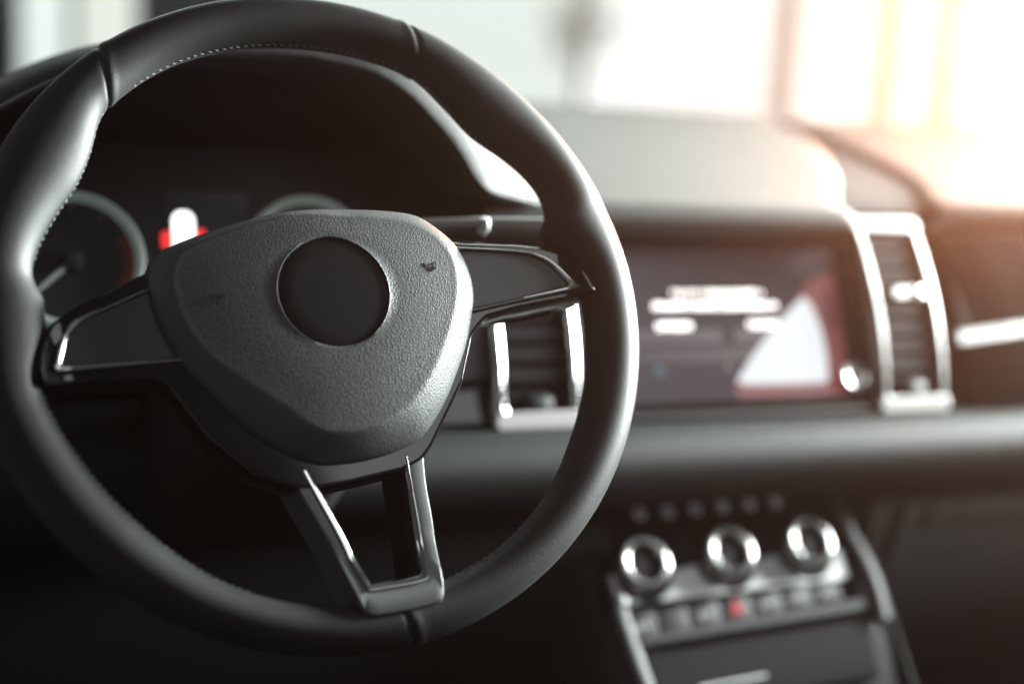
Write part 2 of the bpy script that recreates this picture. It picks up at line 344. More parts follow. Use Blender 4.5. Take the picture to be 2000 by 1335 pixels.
# glovebox lid on the passenger side
gb = MB(); ol = [(.772, .905), (.753, .823), (.760, .815), (1.25, .815), (1.262, .823), (1.262, .895), (1.25, .905)]
fr = [(x, .9262 - .004*((z - .83)/.08)**2 if 0 else .9265, z) for x, z in ol]
def gplate(ol, y0, y1, bev):
    t = MB(); plate(t, ol, 0, y0 - y1, bev); return [(p[0], y0 - p[2], p[1]) for p in t.v], t.f
gl = empty('glovebox', (1.0, .925, .83)); tag(gl, 'closed dark glovebox lid low on the passenger side of the dashboard', 'glovebox')
GI = Matrix.Translation((-1.0, -.925, -.83))
kp = [(y, z) for y, z in kneeprof if .69 < z < .8815]; kp = [(kp[0][0] + .004, kp[0][1])] + [(y - .0035, z) for y, z in kp[1:]]
mb = MB(); mb.loft([[(x0 if x0 < 1 else 1.26, y, z) for x0 in (.772 - (.905 - z)*.26, .775 - (.905 - z)*.26, 1.2)] for y, z in kp] , closed=False)
mb.loft([[(.772 - (.905 - z)*.26, y, z) for y, z in kp], [(.772 - (.905 - z)*.26, y + .008, z) for y, z in kp]], closed=False); mb.build('glovebox_lid', M['lower'], gl, GI)
mb = MB(); mb.add(*gplate([(.788, .8745), (.780, .856), (.812, .856), (.820, .8745)], .9262, .9232, .0008)); mb.build('latch_plate', M['lower'], gl, GI)
mb = MB(); mb.add(*gplate([(.824, .8745), (.816, .856), (.905, .856), (.913, .8745)], .9262, .9232, .0008)); mb.build('latch_handle', M['lower'], gl, GI)

# ------------------------------------------------------------------ instrument cluster
clu = empty('instrument_cluster', (XW, .965, 1.06), (radians(90 - 18), 0, 0))      # local x right, y up the face, z to the driver
tag(clu, 'dim instrument cluster with round gauges seen through the steering wheel', 'instrument cluster')
mb = MB(); mb.box((-.32, -.075, -.02), (.185, .095, -.002), .003); mb.build('cluster_face', M['gauge'], clu)
for k, cx in enumerate((-.1070, .0516)):
    cy = .0115 if k == 0 else .0125
    g = MB(); g.lathe([(.0465, -.002), (.0462, .005), (.0448, .0080), (.0425, .0080), (.0408, .004), (.0400, -.001)], Matrix.Translation((cx, cy, 0)), 72)
    ring = g.build('gauge_ring', M['gaugering'], clu)
    g = MB(); g.lathe([(.0002, -.0010), (.0402, -.0010)], Matrix.Translation((cx, cy, 0)), 48); face = g.build('gauge_dial', M['gauge'], clu)
    a = radians(222) if k == 0 else radians(228)
    g = MB(); d = Vector((cos(a), sin(a), 0)); q = Vector((-d.y, d.x, 0)); c = Vector((cx, cy, .003))
    c0 = c + d*.006; c1 = c + d*.038
    g.loft([[c0 + q*.0017, c0 - q*.0017, c0 - q*.0017 + Vector((0, 0, .001)), c0 + q*.0017 + Vector((0, 0, .001))], [c1 + q*.0010, c1 - q*.0010, c1 - q*.0010 + Vector((0, 0, .001)), c1 + q*.0010 + Vector((0, 0, .001))]], True, True, True)
    g.build('needle', M['needle'], face)
    g = MB(); g.lathe([(.0001, .006), (.006, .0055), (.0068, .004), (.0068, -.001)], Matrix.Translation((cx, cy, 0)), 32); g.build('needle_hub', M['black'], face)
    g = MB()
    for j in range(41):
        aa = radians(222 - 264*j/40); L_ = .004 if j % 5 == 0 else .0022; w = .0004 if j % 5 == 0 else .0002
        d = Vector((cos(aa), sin(aa), 0)); q = Vector((-d.y, d.x, 0)); c0 = Vector((cx, cy, -.0005)) + d*(.0385 - L_); c1 = Vector((cx, cy, -.0005)) + d*.0385
        g.add([c0 + q*w, c0 - q*w, c1 - q*w, c1 + q*w], [(0, 1, 2, 3)])
    g.build('scale_marks', M['print'], face, smooth=False)
    if k == 0:
        g = MB(); g.loft([[(cx + r*cos(radians(t)), cy + r*sin(radians(t)), -.0003) for t in range(-36, 29, 4)] for r in (.0335, .0388)], closed=False); g.build('red_zone', M['redpaint'], face)
# centre display of the cluster, lit with a red and white pictogram
dsp = MB(); dsp.box((-.047, -.03, -.004), (.012, .062, -.0008), .001); scr = dsp.build('cluster_display', pm('cluster_display_dark', (.006, .007, .009), .25, emit=((.10, .13, .16), .03)), clu)
g = MB(); plate(g, rrect(-.0340, .026, .0155, .042, .007), -.001, .0004, .0002); g.build('white_pictogram', em('lit_white', (1, .96, .96), 2.2), scr)
for cx, cy in ((-.0455, .0265), (-.0225, .0285)):
    g = MB(); plate(g, rrect(cx, cy, .0075, .0125, .0032), -.001, .0002, .0002); g.build('red_pictogram', em('lit_red', (1, .045, .05), 1.0), scr)

# ------------------------------------------------------------------ air vents
def vent(label, x0, x1, s0, s1, bar, n_slat, tab_s, wheel_s, mat):
    root = empty('air_vent', fas((x0 + x1)/2, (s0 + s1)/2, 0)); tag(root, label, 'air vent', 'upright vents beside the screen')
    VI = Matrix.Translation(-root.location)
    bow = lambda s: .006 + .013*(1 - ((s - (s0 + s1)/2)/((s1 - s0)/2))**2)
    cx, cy, w, h = (x0 + x1)/2, (s0 + s1)/2, x1 - x0, s1 - s0
    def dense(w, h, r):
        P = []
        pts = rrect(cx, cy, w, h, r, 6)
        for i, p in enumerate(pts):
            q = pts[(i + 1) % len(pts)]; k = 12 if (Vector(q) - Vector(p)).length > .02 else 1
            P += [(p[0] + (q[0] - p[0])*j/k, p[1] + (q[1] - p[1])*j/k) for j in range(k)]
        return P
    O = dense(w, h, .008)
    I = []
    for p in O:                     # inner edge of the frame: thicker top and bottom bars
        I.append((cx + (p[0] - cx)*(w - 2*bar)/w, cy + (p[1] - cy)*(h - 2*bar*1.55)/h))
    def ring(P, Q, t, dz): return [fas(a[0] + (b[0] - a[0])*t, a[1] + (b[1] - a[1])*t, bow(a[1] + (b[1] - a[1])*t) + dz) for a, b in zip(P, Q)]
    mb = MB(); mb.loft([[fas(p[0], p[1], -.012) for p in O], ring(O, I, 0, -.0065), ring(O, I, .10, -.0035), ring(O, I, .26, -.0012), ring(O, I, .48, .0002), ring(O, I, .66, .0006), ring(O, I, .82, .0002), ring(O, I, .94, -.0010), ring(O, I, 1, -.0024), [fas(p[0], p[1], -.012) for p in I]])
    mb.build('vent_frame', M['chrome_soft'] if mat else M['chrome'], root, VI)
    for sc_ in (s1 - bar*.78, s0 + bar*.78):         # pale flat caps across the top and the foot of the frame
        t = MB(); plate(t, rrect(cx, sc_, w*.985, bar*1.42, .004, 5), -.006, .0014, .0012)
        tb = MB(); tb.add([fas(p[0], p[1], bow(p[1]) + p[2]) for p in t.v], t.f); tb.build('vent_cap', M['cap'], root, VI)
    a, b = x0 + bar + .001, x1 - bar - .001
    mb = MB(); mb.add([fas(a - .002, s0 + .006, -.010), fas(b + .002, s0 + .006, -.010), fas(b + .002, s1 - .006, -.010), fas(a - .002, s1 - .006, -.010)], [(0, 1, 2, 3)]); mb.build('vent_duct', M['black'], root, VI)
    lo, hi = s0 + .034, s1 - bar*1.55 - .003
    for k in range(n_slat):
        s = lo + (hi - lo)*(k + .5)/n_slat; p = (hi - lo)/n_slat; d = bow(s) - .0045
        mb = MB(); mb.loft([[fas(x, s - p*.36, d - .0005), fas(x, s - p*.38, d - .012), fas(x, s + p*.30, d - .016), fas(x, s + p*.40, d - .003), fas(x, s + p*.34, d)] for x in (a, b)], True, True, True)
        mb.build('slat', M['slat'], root, VI)
    t = MB(); plate(t, rrect(cx + .004*mat, tab_s, (b - a)*.66, .0105, .004), 0, .008, .002)
    tb = MB(); tb.add([fas(p[0], p[1], bow(tab_s) - .006 + p[2]) for p in t.v], t.f); tabo = tb.build('slider', M['silver'], root, VI)
    t = MB(); plate(t, rrect(cx + .012, tab_s, .0085, .0085, .004, 6), 0, .0025, .001)
    tb = MB(); tb.add([fas(p[0], p[1], bow(tab_s) + .0015 + p[2]) for p in t.v], t.f); tb.build('slider_cap', M['chrome'], tabo)
    tabo.children[0].matrix_parent_inverse.identity(); tabo.children[0].data.transform(VI)
    t = MB(); plate(t, rrect(cx, wheel_s, b - a, .024, .003), -.01, 0, .001)
    tb = MB(); tb.add([fas(p[0], p[1], bow(p[1]) - .006 + p[2]) for p in t.v], t.f); wp = tb.build('wheel_panel', M['slat'], root, VI)
    tb = MB(); R = .012
    for k in range(20): pass
    rings = []
    for x in (-.010, -.0092, .0092, .010):
        rr_ = R*(.93 if abs(x) > .0095 else 1)
        rings.append([fas(cx + x, wheel_s + rr_*cos(2*pi*j/28)*(.96 if j % 2 else 1)*.8, bow(wheel_s) - .0085 + rr_*sin(2*pi*j/28)*(.96 if j % 2 else 1)*.8) for j in range(28)])
    tb.loft(rings, True, True, True); tb.build('thumbwheel', M['key'], wp, VI)
    return root
vent('bright framed air vent on the passenger side of the lit screen', .7335, .8035, -.076, .095, .0088, 8, .0238, -.055, 1)
vent('bright framed air vent seen through the steering wheel under its right spoke', .3905, .4625, -.078, .096, .0088, 8, .030, -.0585, 0)

# ------------------------------------------------------------------ infotainment screen
scr = empty('infotainment_screen', fas(.60, 0, 0)); tag(scr, 'wide glossy screen showing blurred white text rows under a painted white and red reflection', 'screen')
SI = Matrix.Translation(-scr.location)
mb = MB(); fas_plate(mb, rrect(.6035, .003, .262, .156, .006), -.008, .0005, .0012); mb.build('glass_panel', M['piano'], scr, SI)
disp = MB(); fas_plate(disp, rrect(.599, .004, .230, .128, .002), .0002, .0010, .0002); disp = disp.build('display', pm('display_dark', (.02, .018, .022), .22, emit=((.078, .060, .068), .36)), scr, SI)
def lit(name, polys, mat, d=.0014):
    mb = MB()
    for P in polys: fas_plate(mb, P, .0008, d, .0001)
    o = mb.build(name, mat, disp); o.data.transform(SI); return o
W_ = em('display_white', (1, .95, .91), 3.4)
def glyph_row(x0, x1, s, h):
    """a row of small separate strokes that reads as out-of-focus lettering"""
    P = []; x = x0
    while x < x1 - .002:
        w = random.choice((.0016, .0022, .0028)); P.append(rrect(x + w/2, s + random.uniform(-.0004, .0004), w, h*random.uniform(.8, 1), .0004, 1)); x += w + .0008
        if random.random() < .12: x += .0016
    return P
lit('display_text', glyph_row(.556, .640, .0290, .0046) + glyph_row(.5375, .6540, .0182, .0060), W_)
lit('display_text', glyph_row(.5385, .5705, .0018, .0066), W_); lit('display_text', glyph_row(.6225, .6505, .0025, .0062), W_)
lit('display_row', [rrect(.557, -.0065, .080, .012, .001), rrect(.640, -.0060, .064, .012, .001)], em('display_lavender', (.17, .135, .152), .5), .0011)
lit('display_row', [rrect(.566, -.022, .14, .012, .001)], em('display_plum', (.105, .080, .092), .5), .0011)
lit('display_dot', [rrect(.5359, -.0343, .0085, .0085, .0042)], em('display_blue', (.10, .20, .29), .45), .0012)
lit('display_dot', [rrect(.598, -.0330, .007, .007, .0034)], em('display_rose', (.16, .10, .12), .8), .0012)
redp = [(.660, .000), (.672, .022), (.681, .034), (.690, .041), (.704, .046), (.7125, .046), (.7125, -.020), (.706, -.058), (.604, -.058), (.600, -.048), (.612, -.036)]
lit('red_reflection', [redp], em('reflection_red', (.46, .12, .13), .34), .0012)  # reflection on the glass, put in as a glowing red shape
lit('red_reflection', [rrect(.7035, .012, .013, .030, .005)], em('reflection_dusk', (.26, .08, .09), .35), .00135)
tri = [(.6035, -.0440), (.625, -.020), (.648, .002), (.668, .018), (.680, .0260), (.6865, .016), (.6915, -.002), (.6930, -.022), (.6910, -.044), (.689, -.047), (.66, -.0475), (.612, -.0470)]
lit('pale_reflection', [tri], em('reflection_pale', (.90, .95, 1.0), .80), .0016)  # pale wedge of the same reflection, also emissive
kb = MB(); kb.lathe([(.0128, -.002), (.0128, .004), (.0120, .0062), (.0100, .0068), (.0092, .0064), (.006, .0064), (.0001, .0064)], fm @ Matrix.Translation((.7155, -.0435, 0)), 40)
kb.build('rotary_knob', M['chrome'], scr, SI)

# ------------------------------------------------------------------ climate panel, leaning back by 38 degrees
CA = radians(38)
cl = empty('climate_panel', (XC, .93, .8425), (radians(90) - CA, 0, 0))      # local x right, y up the face, z to the driver
tag(cl, 'climate control panel with three chrome rotary knobs and a row of keys', 'climate panel')
mb = MB(); plate(mb, rrect(0, -.008, .222, .140, .006), -.03, 0, .0015); mb.build('panel_face', M['piano'], cl)
mb = MB(); sil = [(-.111, -.0315), (.106, -.0255), (.106, -.006), (.098, -.0035), (-.098, -.0095), (-.111, -.0125)]
def arc(cx, cy, r, a0, a1, n=8): return [(cx + r*cos(radians(a0 + (a1 - a0)*k/n)), cy + r*sin(radians(a0 + (a1 - a0)*k/n))) for k in range(n + 1)]
KN = [(-.0888, -.0038), (-.0120, -.0005), (.0633, .0020)]
top = []
for kx, ky in KN: top += arc(kx + .004, ky, .0268, 188, 352, 16)     # scallops round the knob wells
sil = [(-.1085, -.0315), (.101, -.0258), (.1025, .000)] + [p for p in reversed(top)] + [(-.1085, -.010)]
plate(mb, sil, 0, .0022, .0008); mb.build('silver_band', M['silver'], cl)
for kx, ky in KN:
    T = Matrix.Translation((kx, ky, 0))
    g = MB(); g.lathe([(.0252, -.001), (.0250, .0030), (.0242, .0042), (.0230, .0035)], T, 48); well = g.build('knob_collar', M['piano'], cl)
    g = MB(); g.lathe([(.0225, .002), (.0224, .0150), (.0219, .0175), (.0208, .0195), (.0190, .0206), (.0168, .0208), (.0148, .0202), (.0137, .0190), (.0131, .0165), (.0129, .0120)], T, 56); kn = g.build('knob', M['knob'], cl)
    g = MB(); g.lathe([(.0130, .0130), (.0128, .0140), (.0118, .0144), (.0001, .0144)], T, 40); cap = g.build('knob_cap', M['capblack'], kn)
for k in range(6):
    bx = -.0745 + .0255*k; by = .0405 + .0005*k
    g = MB(); plate(g, rrect(bx, by, .0215, .0125, .002), 0, .0012, .0006); b = g.build('touch_button', M['black'], cl)
    g = MB(); g.lathe([(.0046, .0013), (.0046, .0016), (.0028, .0016), (.0028, .0013)], Matrix.Translation((bx, by, 0)), 20)
    if k >= 3: plate(g, rrect(bx + .001, by, .002, .0075, .0006), .0013, .0015, .0001)
    g.build('button_mark', M['icon'], b)
g = MB(); plate(g, rrect(.080, .0485, .052, .006, .001), 0, .0012, .0005); plate(g, rrect(.074, .0330, .060, .0012, .0004), 0, .0008, .0002); g.build('label_strip', M['key'], cl)
for k in range(7):
    xm = -.0956 + .0286*k; x0 = xm - .0136; x1 = xm + .0136; yc = -.0468 + .0021*k
    sl = .0021/.0286
    g = MB(); plate(g, [(x0, yc - .0098 - .014*sl), (x1, yc - .0098 + .014*sl), (x1, yc + .0076 + .014*sl), (x0, yc + .0076 - .014*sl)], 0, .0012, .0005); kk = g.build('key', M['key'], cl)
    g = MB()
    if k == 3:
        plate(g, [(xm - .0066, yc - .0062), (xm + .0066, yc - .0050), (xm, yc + .0070)], .0009, .0016, .0002); g.build('hazard_triangle', em('hazard_red', (.80, .06, .07), .75), kk)
    elif k != 1:
        for j in range(3): plate(g, rrect(xm - .0045 + .0045*j, yc - .003 + .001*j, .0030, .0052, .0006), .0009, .0014, .0001)
        g.build('key_mark', M['print'], kk)
g = MB(); plate(g, [(-.1080, -.0660), (.104, -.0545), (.106, -.0480), (.106, -.0445), (-.1080, -.0570)], 0, .0070, .002); g.build('lower_lip', M['key'], cl)
# trims at both sides
def trim(pts, w, h, mat, name):
    P = catmull([(a, b, c) for a, b, c in pts], False, 8); rings = []
    for p in P: rings.append([(p.x - w, p.y, p.z - .012), (p.x - w, p.y, p.z + h*.6), (p.x - w*.55, p.y, p.z + h), (p.x + w*.55, p.y, p.z + h), (p.x + w, p.y, p.z + h*.6), (p.x + w, p.y, p.z - .012)])
    MB().loft(rings, True, True, True).build(name, M[mat], cl)
trim([(.1130, .070, .000), (.1125, .040, .003), (.1130, .010, .006), (.1175, -.015, .008), (.1200, -.040, .008), (.1207, -.064, .005)], .0045, .004, 'trimgrey', 'side_trim')
trim([(-.1150, -.010, .006), (-.1140, -.020, .007), (-.1120, -.032, .007)], .0055, .005, 'chrome_soft', 'trim_clip')
trim([(-.1125, -.034, .005), (-.1100, -.055, .004), (-.1050, -.085, .002), (-.0985, -.115, -.002), (-.091, -.145, -.008)], .0050, .004, 'trimgrey', 'side_trim')

# ------------------------------------------------------------------ centre console under the climate panel
con = empty('centre_console', (XC, .86, .72)); tag(con, 'dark centre console with a closed storage lid below the climate keys', 'console')
CI = Matrix.Translation((-XC, -.86, -.72))
def cpt(x, y, z=0):       # climate face to car coordinates
    return Vector((XC + x, .93 + y*sin(CA) - z*cos(CA), .8425 + y*cos(CA) + z*sin(CA)))
mb = MB(); mb.loft([[cpt(-.125 + a, y, z), cpt(.135 + b, y, z)] for y, z, a, b in ((.062, -.012, 0, 0), (-.03, -.010, 0, 0), (-.06, -.006, 0, 0), (-.08, -.006, .003, -.004), (-.12, -.008, .010, -.012), (-.19, -.03, .02, -.02))], closed=False)
mb.build('console_front', M['lower'], con, CI)
t = MB(); plate(t, [(-.100, -.070), (.108, -.060), (.104, -.108), (-.088, -.118)], -.01, .0015, .003); mb = MB(); mb.add([cpt(*p) for p in t.v], t.f); lid = mb.build('storage_lid', M['lid'], con, CI)
t = MB(); plate(t, [(-.060, -.0985), (.000, -.0955), (.000, -.0975), (-.060, -.1005)], .001, .0026, .0004); mb = MB(); mb.add([cpt(*p) for p in t.v], t.f); mb.build('lid_strip', M['silver'], lid, CI)
for sx in (-1, 1):
    mb = MB(); mb.loft([[cpt(sx*.122 + (.013 if sx > 0 else -.003) + o*sx, y, z) for y in (.062, .02, -.03, -.06, -.09, -.13, -.19)] for o, z in ((0, -.002), (.004, -.005), (.010, -.016), (.016, -.05), (.02, -.14))], closed=False)
    mb.build('console_side', M['lower'], con, CI)
mb = MB(); mb.box((XC - .11, .30, .40), (XC + .11, .80, .655), .02); mb.build('console_tunnel', M['lower'], con, CI)

# ------------------------------------------------------------------ steering column and stalk
WC = Vector((XW, .7302, 1.0792)); TILT = radians(28)
WROT = (radians(90) - TILT, 0, 0)
sc = empty('steering_column', WC, WROT); tag(sc, 'dark plastic steering column shroud behind the wheel hub', 'steering column')
mb = MB(); mb.loft([[(p[0], p[1], z) for p in rrect(0, cy, w, h, r, 8)] for z, cy, w, h, r in ((-.040, -.004, .085, .080, .035), (-.046, -.006, .105, .10, .04), (-.10, -.012, .115, .115, .04), (-.17, -.018, .12, .12, .04), (-.26, -.02, .13, .12, .03))], True, True, True)
mb.build('shroud', M['cavity'], sc)
st = empty('wiper_stalk', (.262, .835, 1.109)); tag(st, 'slim dark control stalk behind the wheel, right of the hub', 'stalk')
mb = MB(); mb.tube([(0, 0, 0), (.03, 0, .001), (.07, -.004, .002), (.115, -.012, .003), (.150, -.022, .003)], [.006, .007, .0085, .0085, .007], 16); mb.build('stalk_arm', pm('stalk_plastic', (.085, .08, .08), .35), st)
mb = MB(); mb.tube([(.064, -.0145, .001), (.066, -.0155, .005), (.066, -.0165, .011)], [.0030, .0036, .0028], 12); mb.build('stalk_switch', M['silver'], st)

# ------------------------------------------------------------------ steering wheel
sw = empty('steering_wheel', WC, WROT)       # local x right, y up the wheel plane, z to the driver
tag(sw, 'black leather steering wheel turned slightly left, with grained hub cover and silver-edged spokes', 'steering wheel')
R0, TR = .1695, .01418
BUL = [(0, 3.5), (7, 5), (13, 11), (16.5, 16.5), (19.3, 17), (21.2, 10.5), (23.8, 6.8), (27.6, 4.9), (32, 5.9), (36.5, 8.3), (42.8, 12.6), (46.5, 14), (49.7, 13.4), (56.7, 8.4), (63, 2.2), (67, .5), (75, .3), (90, .6), (105, -.6), (118, -1.2), (130, 0), (135.5, .8), (139, 3.9), (143.4, 8.9), (148.2, 12), (153.3, 12.7),
       (160, 9.8), (167.3, 5.9), (172.2, 4.6), (175, 6), (178, 10.5), (182, 11), (188, 9), (192, 5.5), (197, 2), (201.5, 2.3), (212, 3.1), (224, 2.6), (234, .9), (243, -1.4), (253, -2.6), (265, -3), (280, -2.6), (292, -2.2), (300, -2.4), (310, -1.4), (319, -.2), (329, 2), (340, 2.6), (346, 3.0), (350, 3.2), (355, 3.3), (360, 3.5)]
NT, NP = 1440, 40
def hermite(tab, x):
    for i in range(len(tab) - 1):
        (x1, y1), (x2, y2) = tab[i], tab[i + 1]
        if x <= x2:
            x0, y0 = tab[i - 1] if i else (x1 - 1, y1); x3, y3 = tab[i + 2] if i + 2 < len(tab) else (x2 + 1, y2)
            m1 = (y2 - y0)/(x2 - x0); m2 = (y3 - y1)/(x3 - x1); h_ = x2 - x1; t = (x - x1)/h_
            return (2*t**3 - 3*t*t + 1)*y1 + (t**3 - 2*t*t + t)*h_*m1 + (-2*t**3 + 3*t*t)*y2 + (t**3 - t*t)*h_*m2
    return tab[-1][1]
bt = []
for i in range(NT):
    bt.append(hermite(BUL, i*360/NT)*.001)
bt = [sum(bt[(i + k) % NT] for k in range(-5, 6))/11 for i in range(NT)]
SEAMS = [(67.4, 1, .10), (131.0, -1, .10), (277.3, 1, 0)]
rings = []
for i in range(NT):
    th = 2*pi*i/NT; dg = math.degrees(th); b = bt[i]; g = 0; stp = 0
    for s, sd, sk in SEAMS: pass
    ring = []
    for k in range(NP):
        ph = 2*pi*k/NP
        sh = 1.0
        for s, sd, sk in SEAMS:
            # the seam runs a little askew over the tube
            dd = (dg - s - sd*3.0*cos(ph)*(1 if sk else .3) + 180) % 360 - 180
            sh -= .085*math.exp(-(dd/.42)**2); sh += .035*math.exp(-((dd - sd*1.3)/1.0)**2)
        a = (TR + b/2)*sh; c = math.cos(ph); s_ = math.sin(ph)
        rho = R0 - b/2 + a*c
        inner = max(0, -c)
        w = TR*sh*s_*(1 - min(.28, b*20)*inner**2) 
        ring.append((rho*cos(th), rho*sin(th), w))
    rings.append(ring)
rim = MB().loft(rings, True, False, False, True).build('rim', M['leather'], sw, angle=180)
# stitching along the inside of the rim
def stitches(a0, a1):
    mb = MB(); a = a0
    while a < a1:
        rr_ = R0 - bt[int(a*NT/360) % NT] - TR; t0 = radians(a); t1 = radians(a + .85); P = []
        for f, l_ in ((0, -.0003), (.25, .00035), (.75, .00035), (1, -.0003)):
            t = t0 + (t1 - t0)*f; r_ = rr_ - l_ + .0001; P.append((r_*cos(t), r_*sin(t), .0012 + .0014*(f - .5) + random.uniform(-.0002, .0002)))
        mb.tube(P, .00036, 5)
        a += 1.55 + random.uniform(-.16, .16)
    mb.build('stitching', M['thread'], rim)
stitches(24, 64); stitches(69, 128); stitches(136, 171); stitches(197, 250); stitches(284, 346)

# gloss black spoke carrier
car = [(p.x, p.y) for p in resample([(a, b, 0) for a, b in D['carrier']], 260, True)]
mb = MB(); R = []
for z, off in ((-.036, .010), (-.030, .004), (-.020, .0006), (.0030, 0), (.0040, .0003), (.0047, .0010), (.0050, .0020)):
    R.append([(p[0], p[1], z) for p in (offset(car, off) if off else car)])
mb.loft(R, True, True, False); carrier = mb.build('spoke_carrier', M['piano'], sw)
def tip_lift(x, y):      # the spoke ends step forward over the rim
    t = min(1, max(0, (math.hypot(x, y) - .138)/.020)); return .0090*t*t*(3 - 2*t)
def lift_mesh(o, z_min, cap=None):
    bm = bmesh.new(); bm.from_mesh(o.data)
    if cap:               # a finely divided front face that can follow the step
        vs_ = [bm.verts.new(p) for p in cap]; f = bm.faces.new(vs_); r = bmesh.ops.triangulate(bm, faces=[f])['faces']
        for _ in range(2):
            es = [e for e in {e for f in r for e in f.edges} if not e.is_boundary or e.calc_length() > .004]
            bmesh.ops.subdivide_edges(bm, edges=es, cuts=1, use_grid_fill=True)
            mark = set(vs_); r = [f for f in bm.faces if abs(f.calc_center_median().z - cap[0][2]) < 1e-6 and abs(f.normal.z) > .99]
            r = bmesh.ops.triangulate(bm, faces=r)['faces'] or r
        bmesh.ops.remove_doubles(bm, verts=bm.verts, dist=1e-6); bmesh.ops.recalc_face_normals(bm, faces=bm.faces)
        for f in bm.faces: f.smooth = True
        for e in bm.edges:
            if len(e.link_faces) == 2 and e.calc_face_angle(0) > radians(12) and max(abs(f.normal.z) for f in e.link_faces) > .999: e.smooth = False
    for v in bm.verts:
        if v.co.z > z_min: v.co.z += tip_lift(v.co.x, v.co.y)
    bm.to_mesh(o.data); bm.free()
lift_mesh(carrier, -.005, R[-1])

def spoke(outc, inc):
    O = catmull([(a, b, 0) for a, b in outc], False, 6); I = catmull([(a, b, 0) for a, b in inc], False, 6)
    O = resample(O, 90); I = resample(I, 90)
    P = [(p.x, p.y) for p in I]
    mb = MB(); plate(mb, P, .003, .0066, .0006); panel = mb.build('spoke_panel', M['matte'], sw); lift_mesh(panel, -1)
    mb = MB(); R = []
    for t, z in [(0, .0045)] + [((1 - cos(radians(a)))/2, .0066 + .0024*sin(radians(a))) for a in range(0, 181, 18)] + [(1, .0045)]: R.append([(a.x + (b.x - a.x)*t, a.y + (b.y - a.y)*t, z) for a, b in zip(O, I)])
    mb.loft(R, False); lift_mesh(mb.build('spoke_trim', M['chrome'], panel), -1)
spoke(D['rs_chrome_out'], D['rs_chrome_in']); spoke(D['ls_chrome_out'], D['ls_chrome_in'])

# lower spoke: an open U with a bright inner edge
def rs(P, n=120): return resample(catmull([(a, b, 0) for a, b in P], False, 5), n)
BO, CO, CI_ = rs(D['bs_out']), rs(D['bs_chrome_out']), rs(D['bs_chrome_in'])
mb = MB(); R = []
def lift(x, y):          # the foot of the spoke steps forward over the rim
    t = min(1, max(0, (math.hypot(x, y) - .132)/.030)); return .0115*t*t*(3 - 2*t)
def mix(A, B, t, z):
    P = [(a.x + (b.x - a.x)*t, a.y + (b.y - a.y)*t) for a, b in zip(A, B)]
    return [(x, y, z + lift(x, y)) for x, y in P]
cen = Vector((.012, -.12, 0))
for t, z in ((-.0, -.030), (0, .0004), (.025, .0026), (.07, .0038), (.14, .0042), (.80, .0042), (.97, .0040), (1, .0034), (1, .000)): R.append(mix(BO, CO, t, z))
mb.loft(R, False); low = mb.build('lower_spoke', M['satin'], sw)
mb = MB(); R = []
for t, z in ((0, .0020), (0, .0046), (.06, .0053), (.16, .0054), (.60, .0050), (.88, .0042), (1, .0030), (1, -.002)): R.append(mix(CO, CI_, t, z))
mb.loft(R, False); mb.build('spoke_trim', M['chrome'], low)
mb = MB(); R = [mix(CO, CI_, 1, -.0006), mix(CO, CI_, 1.02, -.0012), mix(CO, CI_, 1.08, -.012), mix(CO, CI_, 1.16, -.036), mix(CO, CI_, .2, -.037), mix(BO, CO, .0, -.030)]
mb.loft(R, False); mb.build('spoke_liner', M['black'], low)

# airbag cover
lc = Vector((*D['logo'], 0)); RL = .0303
def polar(P, n=240):
    q = sorted(((math.atan2(p[1] - lc.y, p[0] - lc.x) % (2*pi), math.hypot(p[0] - lc.x, p[1] - lc.y)) for p in P))
    q = [(q[-1][0] - 2*pi, q[-1][1])] + q + [(q[0][0] + 2*pi, q[0][1])]
    r = [lerp(q, 2*pi*i/n) for i in range(n)]
    return r
def blur(r, k):
    n = len(r); return [sum(r[(i + j) % n] for j in range(-k, k + 1))/(2*k + 1) for i in range(n)]
NA = 360
edge = blur(polar([(p.x, p.y) for p in catmull([(a, b, 0) for a, b in D['pad_edge']], True, 8)], NA), 2)
SP = radians(8)
cr = [Vector((a, b)) for a, b in D['pad_crease_right']]
axis = Vector((-sin(SP), cos(SP)))
both = []
for p in cr:
    both.append(p); q = p - Vector((lc.x, lc.y)); par = q.dot(axis); mir = 2*par*axis - q + Vector((lc.x, lc.y))
    if par > -.066 and q.dot(Vector((cos(SP), sin(SP)))) > .012: both.append(mir)
crease = blur(polar(both, NA), 8)
def run_out(i):          # on the far upper side the crease runs out into the edge
    a = (i*360/NA - math.degrees(SP)) % 360
    t = min(1, max(0, (a - 75)/35)) if a < 150 else 1 - min(1, max(0, (a - 180)/60)); return t*t*(3 - 2*t)
crease = [c + (e*.86 - c)*run_out(i) for i, (c, e) in enumerate(zip(crease, edge))]
crease = [min(c, e*.95) for c, e in zip(crease, edge)]
R = []
def padring(fr, z, frac_from, frac_to): return [(lc.x + cos(2*pi*i/NA)*(a + (b - a)*fr), lc.y + sin(2*pi*i/NA)*(a + (b - a)*fr), z) for i, (a, b) in enumerate(zip(frac_from, frac_to))]
logo = [RL]*NA
def dome(P, k): return [(x, y, z - k*((x - lc.x)*cos(SP) + (y - lc.y)*sin(SP))**2) for x, y, z in P]
for f, z in ((-.03, -.012), (0, .0040), (.02, .0068), (.06, .0086), (.12, .0102), (.30, .0133), (.50, .0163), (.70, .0190), (.85, .02065), (.94, .0213), (1.0, .0215)): R.append(dome(padring(f, z, edge, crease), .10 + .75*max(0, min(1, (f - .1)/.9))))
for f, z in ((.05, .02158), (.14, .0217), (.28, .0220), (.45, .0223), (.65, .0226), (.85, .02275), (.97, .0227)): R.append(dome(padring(f, z, crease, logo), .85))
